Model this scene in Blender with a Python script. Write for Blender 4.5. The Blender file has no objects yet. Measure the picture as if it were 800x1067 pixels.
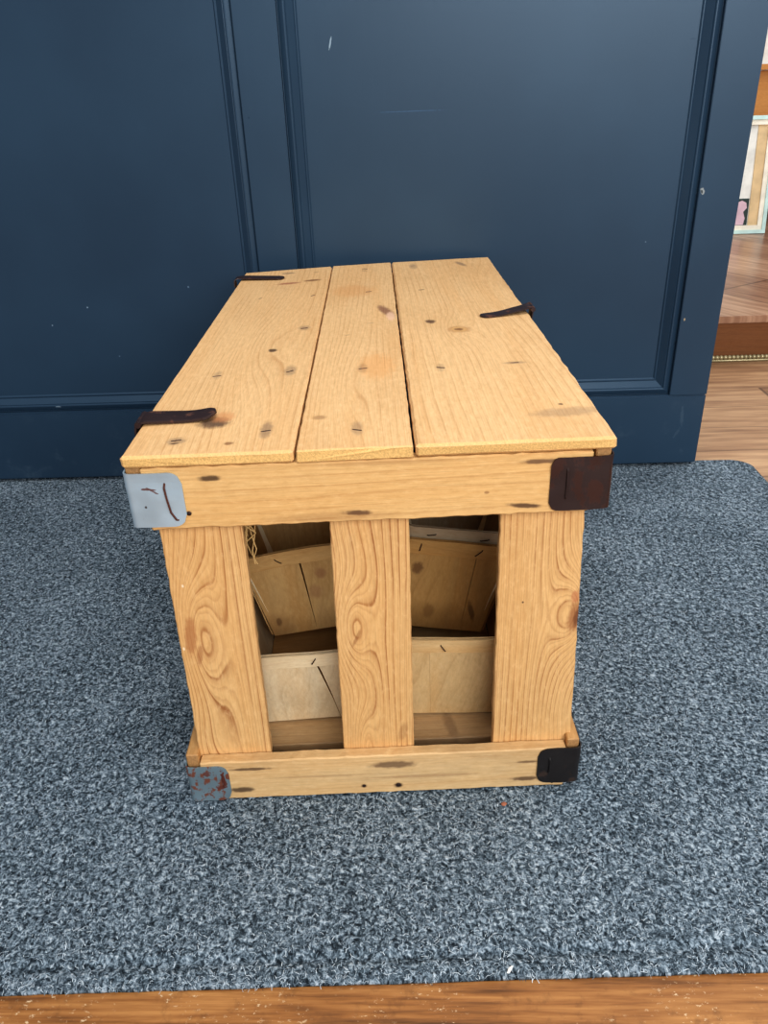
import bpy, bmesh, math, random
from mathutils import Vector, Matrix, noise
random.seed(7)
COL = bpy.context.scene.collection
SC = bpy.context.scene

# ------------------------------------------------------------------ node helpers
def srgb(r, g, b):
    f = lambda c: (c/255/12.92) if c/255 <= .04045 else ((c/255+.055)/1.055)**2.4
    return (f(r), f(g), f(b), 1)

class NT:
    def __init__(s, name):
        s.m = bpy.data.materials.new(name); s.m.use_nodes = True
        s.t = s.m.node_tree; s.t.nodes.clear()
        s.out = s.t.nodes.new('ShaderNodeOutputMaterial')
        s.b = s.t.nodes.new('ShaderNodeBsdfPrincipled')
        s.t.links.new(s.b.outputs[0], s.out.inputs[0])
        s.tc = s.t.nodes.new('ShaderNodeTexCoord')
        s.P = s.tc.outputs['Object']; s.N = s.tc.outputs['Normal']
        s._sep = None
    def put(s, sock, v):
        if v is None: return
        if isinstance(v, bpy.types.NodeSocket): s.t.links.new(v, sock)
        else: sock.default_value = v
    def math(s, op, a, b=None, c=None, clamp=False):
        n = s.t.nodes.new('ShaderNodeMath'); n.operation = op; n.use_clamp = clamp
        s.put(n.inputs[0], a); s.put(n.inputs[1], b); s.put(n.inputs[2], c); return n.outputs[0]
    def add(s, a, b): return s.math('ADD', a, b)
    def mul(s, a, b): return s.math('MULTIPLY', a, b)
    def vec(s, x=0., y=0., z=0.):
        n = s.t.nodes.new('ShaderNodeCombineXYZ')
        for i, v in enumerate((x, y, z)): s.put(n.inputs[i], v)
        return n.outputs[0]
    def sep(s, v):
        n = s.t.nodes.new('ShaderNodeSeparateXYZ'); s.put(n.inputs[0], v); return n.outputs
    @property
    def xyz(s):
        if s._sep is None: s._sep = s.sep(s.P)
        return s._sep
    def noise(s, v, scale=1., detail=2., rough=.5, dist=0.):
        n = s.t.nodes.new('ShaderNodeTexNoise'); s.put(n.inputs['Vector'], v)
        n.inputs['Scale'].default_value = scale; n.inputs['Detail'].default_value = detail
        n.inputs['Roughness'].default_value = rough; n.inputs['Distortion'].default_value = dist
        return n.outputs[0]
    def vor(s, v, scale, feature='F1'):
        n = s.t.nodes.new('ShaderNodeTexVoronoi'); s.put(n.inputs['Vector'], v)
        n.inputs['Scale'].default_value = scale; n.feature = feature; return n
    def ramp(s, f, stops, interp='LINEAR'):
        n = s.t.nodes.new('ShaderNodeValToRGB'); s.put(n.inputs[0], f)
        cr = n.color_ramp; cr.interpolation = interp
        while len(cr.elements) < len(stops): cr.elements.new(.5)
        for e, (p, c) in zip(cr.elements, stops):
            e.position = p; e.color = c if hasattr(c, '__len__') else (c, c, c, 1)
        return n.outputs[0]
    def mr(s, f, a, b, c=0., d=1.):
        n = s.t.nodes.new('ShaderNodeMapRange'); s.put(n.inputs[0], f)
        for i, v in zip((1, 2, 3, 4), (a, b, c, d)): n.inputs[i].default_value = v
        n.interpolation_type = 'SMOOTHSTEP'; return n.outputs[0]
    def mix(s, f, a, b, mode='MIX'):
        n = s.t.nodes.new('ShaderNodeMix'); n.data_type = 'RGBA'; n.blend_type = mode
        s.put(n.inputs[0], f); s.put(n.inputs[6], a); s.put(n.inputs[7], b); return n.outputs[2]
    def bump(s, h, strength=.3, dist=.001):
        n = s.t.nodes.new('ShaderNodeBump'); s.put(n.inputs['Height'], h)
        n.inputs['Strength'].default_value = strength; n.inputs['Distance'].default_value = dist
        s.t.links.new(n.outputs[0], s.b.inputs['Normal'])
    def fin(s, col, rough=.6, metal=0., spec=.5):
        s.put(s.b.inputs['Base Color'], col); s.put(s.b.inputs['Roughness'], rough)
        s.put(s.b.inputs['Metallic'], metal); s.put(s.b.inputs['Specular IOR Level'], spec); return s.m

def wood(name, al, ac, base, ring, freq=60, amp=6., lines=.6, seed=0., spots=(), swirls=(), endc=None,
         patch=.35, rough=.62, endax=None, grey=0., fib=.34, lowk=(7., 1.1)):
    """procedural sawn pine. al/ac: index of the axis along / across the grain (object coordinates)."""
    n = NT(name); X = n.xyz; a, b = X[al], X[ac]; th = X[3-al-ac]
    q = n.vec(n.mul(b, lowk[0]), n.mul(a, lowk[1]), n.add(n.mul(th, 9.), seed))
    F = n.add(n.mul(b, float(freq)), n.mul(n.noise(q, 1., 1.5, .4), amp))
    F = n.add(F, n.mul(n.noise(n.vec(n.mul(b, 60.), n.mul(a, 7.), n.add(n.mul(th, 40.), seed)), 1., 2.), .55))
    F = n.add(F, n.mul(th, freq*.6))
    for (sb, sa, wb, wa, C) in swirls:
        db = n.mul(n.math('SUBTRACT', b, sb), 1./wb); da = n.mul(n.math('SUBTRACT', a, sa), 1./wa)
        d2 = n.add(n.mul(db, db), n.mul(da, da))
        F = n.add(F, n.mul(n.math('POWER', 2.718, n.mul(d2, -1.)), C))
    fr = n.math('FRACT', F)
    line = n.ramp(fr, [(0, .12), (.10, 0.), (.55, .10), (.80, .40), (.91, 1.), (.95, .9), (1., .12)])
    vary = n.noise(n.vec(n.mul(b, 45.), n.mul(a, 6.), seed+3.), 1., 2.)
    F2 = n.math('FRACT', n.add(n.mul(F, 2.6), n.mul(n.noise(n.vec(n.mul(b, 120.), n.mul(a, 9.), seed+7.), 1., 2.), .8)))
    fine = n.mul(n.ramp(F2, [(0, .1), (.4, .0), (.85, 1.), (1., .1)]), .32)
    line = n.mul(n.math('MAXIMUM', n.mul(line, n.mr(vary, .3, .65, .25, 1.)), fine), lines)
    col = n.mix(line, base, ring)
    pt = n.noise(n.vec(n.mul(b, 12.), n.mul(a, 5.), seed+9.), 1., 3.)
    dk = tuple(c*k for c, k in zip(base[:3], (.70, .60, .48)))+(1,)
    col = n.mix(n.mul(n.mr(pt, .45, .75), patch), col, dk)
    warm = n.noise(n.vec(n.mul(b, 26.), n.mul(a, 2.2), seed+13.), 1., 2.)
    col = n.mix(n.mul(n.mr(warm, .45, .62), patch*.9), col, tuple(c*k for c, k in zip(base[:3], (.90, .74, .56)))+(1,))
    mot = n.noise(n.vec(n.mul(b, 260.), n.mul(a, 90.), n.add(n.mul(th, 200.), seed)), 1., 4., .7)
    col = n.mix(n.mul(n.mr(mot, .5, .72), .30), col, tuple(c*k for c, k in zip(base[:3], (.66, .55, .42)))+(1,))
    col = n.mix(n.mul(n.mr(mot, .5, .3), .35), col, tuple(min(1, c*k) for c, k in zip(base[:3], (1.15, 1.22, 1.35)))+(1,))
    fb = n.noise(n.vec(n.mul(b, 900.), n.mul(a, 28.), n.add(n.mul(th, 900.), seed)), 1., 3., .6)
    col = n.mix(n.mul(n.mr(fb, .45, .8), fib), col, tuple(c*.55 for c in base[:3])+(1,))
    col = n.mix(n.mul(n.mr(fb, .5, .2), fib), col, tuple(min(1, c*1.25) for c in base[:3])+(1,))
    if grey:
        g = n.noise(n.vec(n.mul(b, 22.), n.mul(a, 6.), seed+5.), 1., 4., .65)
        col = n.mix(n.mul(n.mr(g, .4, .7), grey), col, srgb(120, 105, 88))
    wob = n.noise(n.vec(n.mul(b, 160.), n.mul(a, 160.), seed), 1., 3.)
    for sp in spots:
        sb, sa, rb, ra, ang, c, st = sp
        db = n.math('SUBTRACT', b, sb); da = n.math('SUBTRACT', a, sa)
        ca, sn = math.cos(ang), math.sin(ang)
        xb = n.mul(n.add(n.mul(db, ca), n.mul(da, sn)), 1./rb)
        xa = n.mul(n.add(n.mul(db, -sn), n.mul(da, ca)), 1./ra)
        d = n.math('SQRT', n.add(n.mul(xb, xb), n.mul(xa, xa)))
        d = n.add(d, n.mul(n.math('SUBTRACT', n.add(n.mul(wob, .5), n.mul(fb, .5)), .5), 1.6))
        col = n.mix(n.mul(n.mr(d, 1.4, .6), st), col, c)
    if endax is not None:
        nn = n.sep(n.N); e = n.mr(n.math('ABSOLUTE', nn[endax]), .6, .8)
        ev = n.noise(n.P, 700., 3., .7)
        ec = n.mix(n.mr(ev, .35, .65), tuple(c*.72 for c in endc[:3])+(1,), endc)
        col = n.mix(e, col, ec)
        fb = n.add(fb, n.mul(n.mul(ev, e), 3.))
    n.bump(n.add(fb, n.mul(line, -.5)), .35, .0006)
    return n.fin(col, rough, 0., .35)

# ------------------------------------------------------------------ object helpers
def tag(o, label=None, cat=None, group=None, kind=None):
    if label: o['label'] = label
    if cat: o['category'] = cat
    if group: o['group'] = group
    if kind: o['kind'] = kind
    return o
def empty(name, loc=(0, 0, 0), rot=(0, 0, 0)):
    o = bpy.data.objects.new(name, None); o.empty_display_size = .05; COL.objects.link(o)
    o.location = loc; o.rotation_euler = rot; return o
def obj(name, bm, mat, parent=None, smooth=False):
    bmesh.ops.recalc_face_normals(bm, faces=bm.faces)
    me = bpy.data.meshes.new(name); bm.to_mesh(me); bm.free()
    if smooth:
        for p in me.polygons: p.use_smooth = True
    if mat: me.materials.append(mat)
    o = bpy.data.objects.new(name, me); COL.objects.link(o)
    if parent: o.parent = parent
    return o
def loft(bm, rings, closed=True, cap=True):
    vs = [[bm.verts.new(p) for p in r] for r in rings]
    for i in range(len(vs)-1):
        n = len(vs[i])
        for j in range(n if closed else n-1):
            k = (j+1) % n
            bm.faces.new((vs[i][j], vs[i][k], vs[i+1][k], vs[i+1][j]))
    if cap and closed:
        bm.faces.new(vs[0][::-1]); bm.faces.new(vs[-1])
    return vs
def board_bm(A0, A1, B0, B1, T, bev=.0012, seg=26, jit=.0006, seed=0, endjit=.0008, bm=None):
    """board running from edge A0-A1 (start, across) to B0-B1 (end, across); T = thickness vector."""
    bm = bm or bmesh.new()
    A0, A1, B0, B1, T = map(Vector, (A0, A1, B0, B1, T))
    rings = []; th = T.length; Tn = T.normalized()
    L = ((A0+A1)/2-(B0+B1)/2).length; al = ((B0+B1)/2-(A0+A1)/2).normalized()
    ts = [0, bev/L*1.0]+[i/seg for i in range(1, seg)]+[1-bev/L, 1]
    for i, t in enumerate(ts):
        p, q = A0.lerp(B0, t), A1.lerp(B1, t); ac = (q-p); w = ac.length; ac.normalize()
        e = bev if i in (0, len(ts)-1) else 0
        pts = []
        nsub = 6
        def P(x, y): return p+ac*x+Tn*y
        prof = [(bev, 0)]+[(w*k/nsub, 0) for k in range(1, nsub)]+[(w-bev, 0), (w, bev), (w, th-bev), (w-bev, th)]+\
               [(w*k/nsub, th) for k in range(nsub-1, 0, -1)]+[(bev, th), (0, th-bev), (0, bev)]
        for (x, y) in prof:
            x2 = min(max(x, e), w-e); y2 = min(max(y, e), th-e)
            v = P(x2, y2)
            if x <= bev or x >= w-bev:
                v = v+ac*(noise.noise(Vector((t*L*90, x*7+seed*3.3, y*60)))*jit + noise.noise(Vector((t*L*350, x*9+seed, y*90)))*jit*.5)
            v = v+Tn*noise.noise(Vector((t*L*14, x*14+seed*5, 0 if y < th/2 else 9)))*jit*.35
            if i in (0, 1, len(ts)-1, len(ts)-2):
                v = v+al*noise.noise(Vector((x*220, y*150+seed, t*9)))*endjit
            pts.append(v)
        rings.append(pts)
    loft(bm, rings); return bm
def box_bm(x0, x1, y0, y1, z0, z1, bm=None, bev=0.):
    bm = bm or bmesh.new()
    vs = [bm.verts.new((x, y, z)) for x in (x0, x1) for y in (y0, y1) for z in (z0, z1)]
    fs = [(0, 1, 3, 2), (4, 6, 7, 5), (0, 4, 5, 1), (2, 3, 7, 6), (0, 2, 6, 4), (1, 5, 7, 3)]
    faces = [bm.faces.new([vs[i] for i in f]) for f in fs]
    if bev:
        ed = list({e for f in faces for e in f.edges})
        bmesh.ops.bevel(bm, geom=ed, offset=bev, segments=2, affect='EDGES')
    return bm
def tube_bm(pts, r, bm=None, sides=6, taper=False):
    bm = bm or bmesh.new(); pts = [Vector(p) for p in pts]; rings = []
    for i, p in enumerate(pts):
        d = (pts[min(i+1, len(pts)-1)]-pts[max(i-1, 0)]).normalized()
        a = d.orthogonal().normalized() if i == 0 else (a-d*a.dot(d)).normalized()
        b = d.cross(a); rr = r*(1-.7*i/(len(pts)-1)) if taper else r
        rings.append([p+(a*math.cos(k*2*math.pi/sides)+b*math.sin(k*2*math.pi/sides))*rr for k in range(sides)])
    loft(bm, rings); return bm

# ------------------------------------------------------------------ materials
def paint_mat():
    n = NT('blue_paint')
    v = n.noise(n.P, 3.5, 3.)
    col = n.mix(n.mr(v, .3, .7), srgb(39, 58, 77), srgb(44, 65, 85))
    fine = n.noise(n.vec(n.mul(n.xyz[0], 60.), 0., n.mul(n.xyz[2], 5.)), 1., 3.)
    X = n.xyz
    wob = n.noise(n.P, 260., 2.)
    for (x, z, rx, rz, ang, c, st) in [
        (-.072, .716, .0012, .009, -.25, srgb(150, 170, 185), .8), (.517, .488, .003, .0055, .3, srgb(150, 155, 155), .95),
        (.516, .4880, .0014, .003, .3, srgb(20, 25, 30), .9), (.5185, .2800, .0016, .003, 0, srgb(170, 150, 120), .9),
        (.4757, .702, .005, .0013, 0, srgb(25, 45, 65), .7), (-.62, .1505, .007, .0012, 0, srgb(150, 170, 185), .9),
        (-.53, .330, .0014, .0016, 0, srgb(130, 150, 170), .9), (-.60, .30, .0012, .0012, 0, srgb(130, 150, 170), .9),
        (.540, .100, .003, .018, .1, srgb(90, 108, 124), .22), (.534, .066, .0025, .012, -.5, srgb(85, 102, 118), .2),
        (-.345, .36, .0013, .0015, 0, srgb(120, 145, 170), .8), (-.205, .62, .0014, .0014, 0, srgb(20, 40, 60), .8),
        (-.49, .24, .0012, .0012, 0, srgb(120, 145, 170), .7), (.05, .62, .05, .0008, 0, srgb(60, 90, 125), .5),
        (-.16, .37, .0012, .0013, 0, srgb(20, 40, 60), .8), (.44, .41, .0013, .0013, 0, srgb(110, 130, 150), .7)]:
        dx = n.math('SUBTRACT', X[0], x); dz = n.math('SUBTRACT', X[2], z); ca, sn = math.cos(ang), math.sin(ang)
        a = n.mul(n.add(n.mul(dx, ca), n.mul(dz, sn)), 1./rx); b = n.mul(n.add(n.mul(dx, -sn), n.mul(dz, ca)), 1./rz)
        d = n.add(n.math('SQRT', n.add(n.mul(a, a), n.mul(b, b))), n.mul(n.math('SUBTRACT', wob, .5), 1.4))
        col = n.mix(n.mul(n.mr(d, 1.1, .8), st), col, c)
    # dusty wear low down by the floor
    du = n.noise(n.P, 18., 5., .7)
    col = n.mix(n.mul(n.mul(n.mr(X[2], .2, .0), n.mr(du, .55, .75)), .12), col, srgb(120, 140, 155))
    n.bump(n.add(n.mul(n.noise(n.P, 90., 2.), .5), fine), .08, .001)
    n.b.inputs['Specular Tint'].default_value = (.62, .80, 1., 1)  # blue tint stands in for bluish sky light reflected by the door
    return n.fin(col, .38, 0., .6)

def carpet_mat():
    n = NT('heather_mat')
    X = n.xyz
    w = n.noise(n.P, 90., 2.)
    pv = n.vec(n.add(X[0], n.mul(w, .010)), n.add(X[1], n.mul(w, -.008)), 0.)
    a = n.noise(pv, 330., 3., .65); b = n.noise(pv, 150., 2.5, .6); c = n.noise(n.P, 9., 3.)
    v1 = n.vor(n.vec(n.mul(X[0], 1.), n.mul(X[1], .55), 3.), 420.).outputs['Color']
    vv = n.sep(v1)[0]
    f = n.add(n.add(n.mul(a, .62), n.mul(b, .42)), n.mul(n.math('SUBTRACT', vv, .5), .10))
    f = n.add(f, n.mul(n.math('SUBTRACT', c, .5), .10))
    col = n.ramp(f, [(.38, srgb(34, 41, 48)), (.47, srgb(64, 76, 86)), (.53, srgb(102, 117, 129)), (.60, srgb(148, 164, 178)), (.68, srgb(198, 210, 220))])
    n.bump(n.add(a, n.mul(b, 1.2)), .9, .004)
    return n.fin(col, .95, 0., .1)

def floor_front_mat():
    n = NT('old_floorboards')
    X = n.xyz
    g = n.noise(n.vec(n.mul(X[0], 9.), n.mul(X[1], 160.), 0.), 1., 4., .6)
    p = n.noise(n.vec(n.mul(X[0], 3.), n.mul(X[1], 20.), 4.), 1., 3.)
    col = n.ramp(n.add(n.mul(g, .6), n.mul(p, .4)), [(.36, srgb(88, 54, 26)), (.48, srgb(146, 96, 50)), (.62, srgb(182, 130, 76))])
    seam = n.math('ABSOLUTE', n.math('SUBTRACT', n.math('FRACT', n.mul(n.add(X[1], -.15), 1/.5)), .5))
    col = n.mix(n.mr(seam, .484, .494), col, srgb(60, 32, 14))
    bl = n.noise(n.P, 60., 5., .7); col = n.mix(n.mul(n.mr(bl, .5, .7), .45), col, srgb(104, 66, 34))
    sp = n.noise(n.vec(n.mul(X[0], 1.), n.mul(X[1], 1.6), 8.), 150., 5., .75); sq = n.noise(n.P, 22., 2.)
    col = n.mix(n.mul(n.mul(n.mr(sp, .585, .63), n.mr(sq, .46, .58)), .8), col, srgb(222, 196, 160))
    s = n.vor(n.vec(n.mul(X[0], .5), X[1], 5.), 70.); rnd = n.sep(s.outputs['Color'])[0]
    col = n.mix(n.mul(n.mul(n.mr(s.outputs['Distance'], .3, .1), n.mr(rnd, .85, .9)), .6), col, srgb(70, 38, 18))
    n.bump(g, .2, .001)
    return n.fin(col, .45, 0., .4)

def planks_mat(name, along, w, cols, seamc, off=0., L=.9, rough=.4, rot=0.):
    n = NT(name); X = n.xyz
    x, y = (X[0], X[1]) if along == 0 else (X[1], X[0])
    if rot:
        c, s = math.cos(rot), math.sin(rot)
        x, y = n.add(n.mul(X[0], c), n.mul(X[1], s)), n.add(n.mul(X[0], -s), n.mul(X[1], c))
    yy = n.mul(n.add(y, off), 1./w); row = n.math('FLOOR', yy); fy = n.math('FRACT', yy)
    xx = n.add(n.mul(x, 1./L), n.mul(row, .37)); ix = n.math('FLOOR', xx); fx = n.math('FRACT', xx)
    wn = n.t.nodes.new('ShaderNodeTexWhiteNoise'); n.put(wn.inputs['Vector'], n.vec(row, ix, 1.))
    r = wn.outputs['Value']
    g = n.noise(n.vec(n.mul(x, 5.), n.mul(y, 55.), n.mul(r, 20.)), 1., 4., .6)
    f = n.add(n.mul(g, .75), n.mul(r, .25))
    col = n.ramp(f, [(.3, cols[0]), (.5, cols[1]), (.7, cols[2])])
    e = n.math('ABSOLUTE', n.math('SUBTRACT', fy, .5)); col = n.mix(n.mul(n.mr(e, .485, .495), .8), col, seamc)
    e = n.math('ABSOLUTE', n.math('SUBTRACT', fx, .5)); col = n.mix(n.mul(n.mr(e, .4965, .4985), .8), col, seamc)
    return n.fin(col, rough, 0., .4)

def plain(name, c, rough=.6, metal=0., var=.12, scale=20., spec=.5):
    n = NT(name); v = n.noise(n.P, scale, 3.)
    col = n.mix(n.mr(v, .3, .7), tuple(x*(1-var) for x in c[:3])+(1,), tuple(min(1, x*(1+var)) for x in c[:3])+(1,))
    return n.fin(col, rough, metal, spec)

def metal_mat(name, base, rust, amount, rough=.38, metal=.55, marks=(), seed=0., scale=60.):
    n = NT(name); X = n.xyz
    f = n.noise(n.vec(n.mul(X[0], 1.), n.mul(X[1], 1.), n.add(n.mul(X[2], .7), seed)), scale, 5., .65)
    v = n.noise(n.P, 25., 3.)
    col = n.mix(n.mr(v, .3, .7), tuple(c*.82 for c in base[:3])+(1,), base)
    m = n.mr(f, 1-amount-.03, 1-amount+.03)
    col = n.mix(m, col, rust)
    wob = n.noise(n.P, 350., 3.)
    for (x, z, rx, rz, ang, c, st) in marks:
        dx = n.math('SUBTRACT', X[0], x); dz = n.math('SUBTRACT', X[2], z); ca, sn = math.cos(ang), math.sin(ang)
        a = n.mul(n.add(n.mul(dx, ca), n.mul(dz, sn)), 1./rx); b = n.mul(n.add(n.mul(dx, -sn), n.mul(dz, ca)), 1./rz)
        d = n.add(n.math('SQRT', n.add(n.mul(a, a), n.mul(b, b))), n.mul(n.math('SUBTRACT', wob, .5), 2.))
        col = n.mix(n.mul(n.mr(d, 1.1, .8), st), col, c); m = n.math('MAXIMUM', m, n.mul(n.mr(d, 1.1, .8), st))
    r = n.mr(m, 0., 1., rough, .75); mt = n.mr(m, 0., 1., metal, 0.05)
    n.bump(n.add(f, v), .15, .0006)
    return n.fin(col, r, mt, .5)

DK = srgb(52, 34, 28); KN = srgb(120, 76, 44); ST = srgb(112, 92, 80); RB = srgb(150, 96, 70)
PAINT = paint_mat(); CARPET = carpet_mat()

# ------------------------------------------------------------------ setting: door
YD = .7831
door = tag(empty('door_1', (0, 0, 0)), kind='structure')
PZ0 = .1415; PTOP = 1.90
def frame_rect(x0, x1, z0, z1): return box_bm(x0, x1, YD, YD+.042, z0, z1, bev=.0008)
def piece(name, x0, x1, z0, z1): return obj(name, frame_rect(x0, x1, z0, z1), PAINT, door)
XE = .5783
piece('stile', .5115, XE, PZ0, 2.0); piece('stile', -.2143, -.1482, PZ0, PTOP); piece('stile', -1.02, -.94, .0045, 2.0)
obj('bottom_rail', box_bm(-.9398, XE, YD, YD+.042, .0045, PZ0-.0003, bev=.0026), PAINT, door); piece('top_rail', -.9398, .5113, PTOP+.0004, 2.0)
def panel(x0, x1):
    obj('panel', box_bm(x0+.02, x1-.02, YD+.0165, YD+.032, PZ0+.02, PTOP-.02), PAINT, door)
    # mitred moulding lofted round the opening: (inset, depth behind the frame face)
    prof = [(.0003, .0085), (.0015, .0085), (.0030, .0072), (.0095, .0040), (.0110, .0040), (.0122, .0048), (.0130, .0066), (.0140, .0062), (.0240, .0150), (.0255, .0140), (.0270, .0140), (.0295, .0170), (.0295, .024), (.0003, .024)]
    bm = bmesh.new(); rings = []
    for (d, y) in prof:
        rings.append([bm.verts.new((x, YD+y, z)) for (x, z) in ((x0+d, PZ0+d), (x1-d, PZ0+d), (x1-d, PTOP-d), (x0+d, PTOP-d))])
    for i in range(len(prof)):
        j = (i+1) % len(prof)
        for k in range(4):
            l = (k+1) % 4; bm.faces.new((rings[i][k], rings[i][l], rings[j][l], rings[j][k]))
    obj('moulding', bm, PAINT, door)
panel(-.1480, .5113); panel(-.9398, -.2145)
# wall the door hangs from (out of frame to the left) and above it
WALLW = plain('white_wall_paint', srgb(226, 226, 222), .7)
# ------------------------------------------------------------------ floors, mat
FF = floor_front_mat()
tag(obj('floor', box_bm(-1.6, 3.0, -1.6, .30, -.05, -.0075), FF), kind='structure')
FB = planks_mat('laminate_planks', 0, .118, (srgb(120, 86, 62), srgb(168, 130, 98), srgb(204, 166, 128)), srgb(86, 58, 42), off=-.034, L=1.3)
tag(obj('floor', box_bm(-1.6, 3.0, .3001, 3.2, -.05, -.0075), FB), kind='structure')

def mat_mesh():
    bm = bmesh.new()
    # outline of the doormat: front edge runs slightly skewed; the far right corner is rounded
    fx0, fy0, fx1, fy1 = -1.25, -.2326, .66, -.1797
    top = []
    nx, ny = 150, 90
    X1 = .684
    def yf(x): return -.2069+(x+.3207)*(.0177/.6429)
    def yb(x):
        r = .035
        if x > X1-r: return .808-r+math.sqrt(max(0, r*r-(x-(X1-r))**2))
        return .808
    xs = [-1.25+i*(X1-.06+1.25)/nx for i in range(nx)]+[X1-.06+.06*math.sin(i/16*math.pi/2) for i in range(17)]
    grid = []
    for x in xs:
        col = []
        a, b = yf(x), yb(x)
        ts = [0, .002, .006]+[.006+.994*(j/ny) for j in range(1, ny-1)]+[.994, .998, 1]
        # finer rows near the front border
        ys = []
        for t in ts: ys.append(a+(b-a)*t)
        ys += [a+d for d in (.010, .014, .017, .020, .023, .026, .030)]
        ys = sorted(ys)
        for y in ys:
            d = y-a
            z = -.0012+.0010*noise.noise(Vector((x*16, y*16, 0)))*1.0
            if d < .006: z -= .003*(1-d/.006)**2
            if .014 < d < .027: z -= .0030*math.sin((d-.014)/.013*math.pi)
            if b-y < .005: z -= .003*(1-(b-y)/.005)**2
            z += .0007*noise.noise(Vector((x*60, y*60, 3)))
            col.append(bm.verts.new((x, y+(.0009*noise.noise(Vector((x*130, 0, 0))) if d < 1e-6 else 0), z)))
        grid.append(col)
    for i in range(len(grid)-1):
        for j in range(len(grid[0])-1):
            bm.faces.new((grid[i][j], grid[i+1][j], grid[i+1][j+1], grid[i][j+1]))
    # skirt to the floor and underside
    loop = [g[0] for g in grid]+grid[-1][1:]+[g[-1] for g in grid[-2::-1]]+grid[0][-2:0:-1]
    low = [bm.verts.new((v.co.x, v.co.y, -.0073)) for v in loop]
    for i in range(len(loop)):
        j = (i+1) % len(loop)
        try: bm.faces.new((loop[i], low[i], low[j], loop[j]))
        except ValueError: pass
    bm.faces.new(low)
    return bm
matobj = tag(obj('doormat', mat_mesh(), CARPET, smooth=True), 'large heathered blue-grey carpet doormat lying under the wooden crate', 'doormat')

def pile():
    rnd = random.Random(5); V = []; F = []
    N = 150000
    for i in range(N):
        r = rnd.random()
        x = rnd.uniform(-.85, .68); y = -.205+1.0*r**1.35
        if -.205 < x*math.cos(.0389)+y*math.sin(.0389) < .205 and -.004 < y*math.cos(.0389)-x*math.sin(.0389) < .74: continue
        dd = y+.2069-(x+.3207)*.02753
        if .013 < dd < .027 and rnd.random() < .75: continue
        if y > .80 or y < -.2069+(x+.3207)*.02753-.001: continue
        a = rnd.uniform(0, math.pi*2); L = rnd.uniform(.0025, .0065); w = rnd.uniform(.00013, .00028)
        b = a+rnd.uniform(-1.1, 1.1); z = -.0016; hgt = rnd.uniform(.0006, .0019)
        x1, y1 = x+math.cos(a)*L*.5, y+math.sin(a)*L*.5; x2, y2 = x1+math.cos(b)*L*.5, y1+math.sin(b)*L*.5
        n1, n2 = (-math.sin(a)*w, math.cos(a)*w), (-math.sin(b)*w, math.cos(b)*w); k = len(V)
        V += [(x-n1[0], y-n1[1], z), (x+n1[0], y+n1[1], z), (x1-n1[0], y1-n1[1], z+hgt), (x1+n1[0], y1+n1[1], z+hgt), (x2-n2[0], y2-n2[1], z+hgt*.4), (x2+n2[0], y2+n2[1], z+hgt*.4)]
        F += [(k, k+1, k+3, k+2), (k+2, k+3, k+5, k+4)]
    me = bpy.data.meshes.new('pile'); me.from_pydata(V, [], F)
    n = NT('mat_fibre'); g = n.t.nodes.new('ShaderNodeNewGeometry')
    col = n.ramp(g.outputs['Random Per Island'], [(0, srgb(36, 44, 53)), (.35, srgb(84, 99, 112)), (.65, srgb(148, 166, 181)), (1, srgb(218, 230, 240))])
    me.materials.append(n.fin(col, .8, 0., .2))
    o = bpy.data.objects.new('pile', me); COL.objects.link(o); o.parent = matobj; o['kind'] = 'stuff'
pile()

# ------------------------------------------------------------------ crate
H = .3988; T = .0112; CY = .0389
crate = tag(empty('wooden_crate', (0, 0, 0), (0, 0, CY)), 'slatted pine crate with plank lid and metal corner clips standing on the doormat', 'crate')
def W2(u, v, w=0.):
    c, s = math.cos(CY), math.sin(CY); return Vector((u*c-v*s, u*s+v*c, w))

def dash(b, a, ang=.3, c=DK, st=.85, rb=.0042, ra=.0011): return (b, a, rb, ra, ang, c, st)
def halo(b, a, rb=.004, ra=.012, st=.3): return (b, a, rb, ra, 0, ST, st)
LB = srgb(228, 188, 138); LR = srgb(184, 132, 82); EN = srgb(232, 190, 124)
spots1 = [(-.163, .0273, .0075, .0075, 0, ST, .5), dash(-.163, .029, .2), dash(-.163, .023, .2), (-.1375, .0670, .0125, .0125, 0, srgb(72, 52, 46), .85),
          (-.131, .079, .010, .012, 0, srgb(205, 140, 90), .6),
          halo(-.0884, .045, .005, .018, .55), dash(-.0884, .0424), (-.117, .0184, .004, .003, 0, KN, .7), dash(-.1562, .1968), halo(-.156, .2),
          (-.1072, .2808, .0045, .0055, .3, DK, .85), dash(-.0811, .2026, .6), halo(-.081, .205, .006, .016, .45), dash(-.0766, .5393, 1.0), dash(-.151, .535, 1.),
          dash(-.0773, .3684), halo(-.0773, .37, .007, .01, .4), dash(-.0804, .7, .2), dash(-.083, .64, .3, KN, .8, .012, .006), dash(-.118, .625, .2, srgb(150, 80, 60), .7, .016, .006), dash(-.125, .70, .2, ST, .6, .010, .005)]
spots2 = [dash(-.0095, .0361, -.4), halo(-.0095, .04, .005, .015, .4), (-.0432, .0687, .006, .0045, 0, KN, .45), dash(-.0049, .2022), halo(-.0049, .204, .005, .014, .4), dash(.0025, .5488), dash(-.003, .715, 0.), dash(-.003, .695, 0.),
          (.0246, .4361, .007, .030, .25, srgb(120, 76, 62), .75), (.030, .41, .005, .02, 0, srgb(232, 190, 160), .8), dash(.0045, .38, .2, ST, .5), dash(-.024, .33, .7, ST, .4), (-.02, .56, .03, .035, 0, srgb(205, 140, 80), .35), (.01, .21, .018, .04, 0, srgb(222, 150, 80), .35)]
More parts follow.
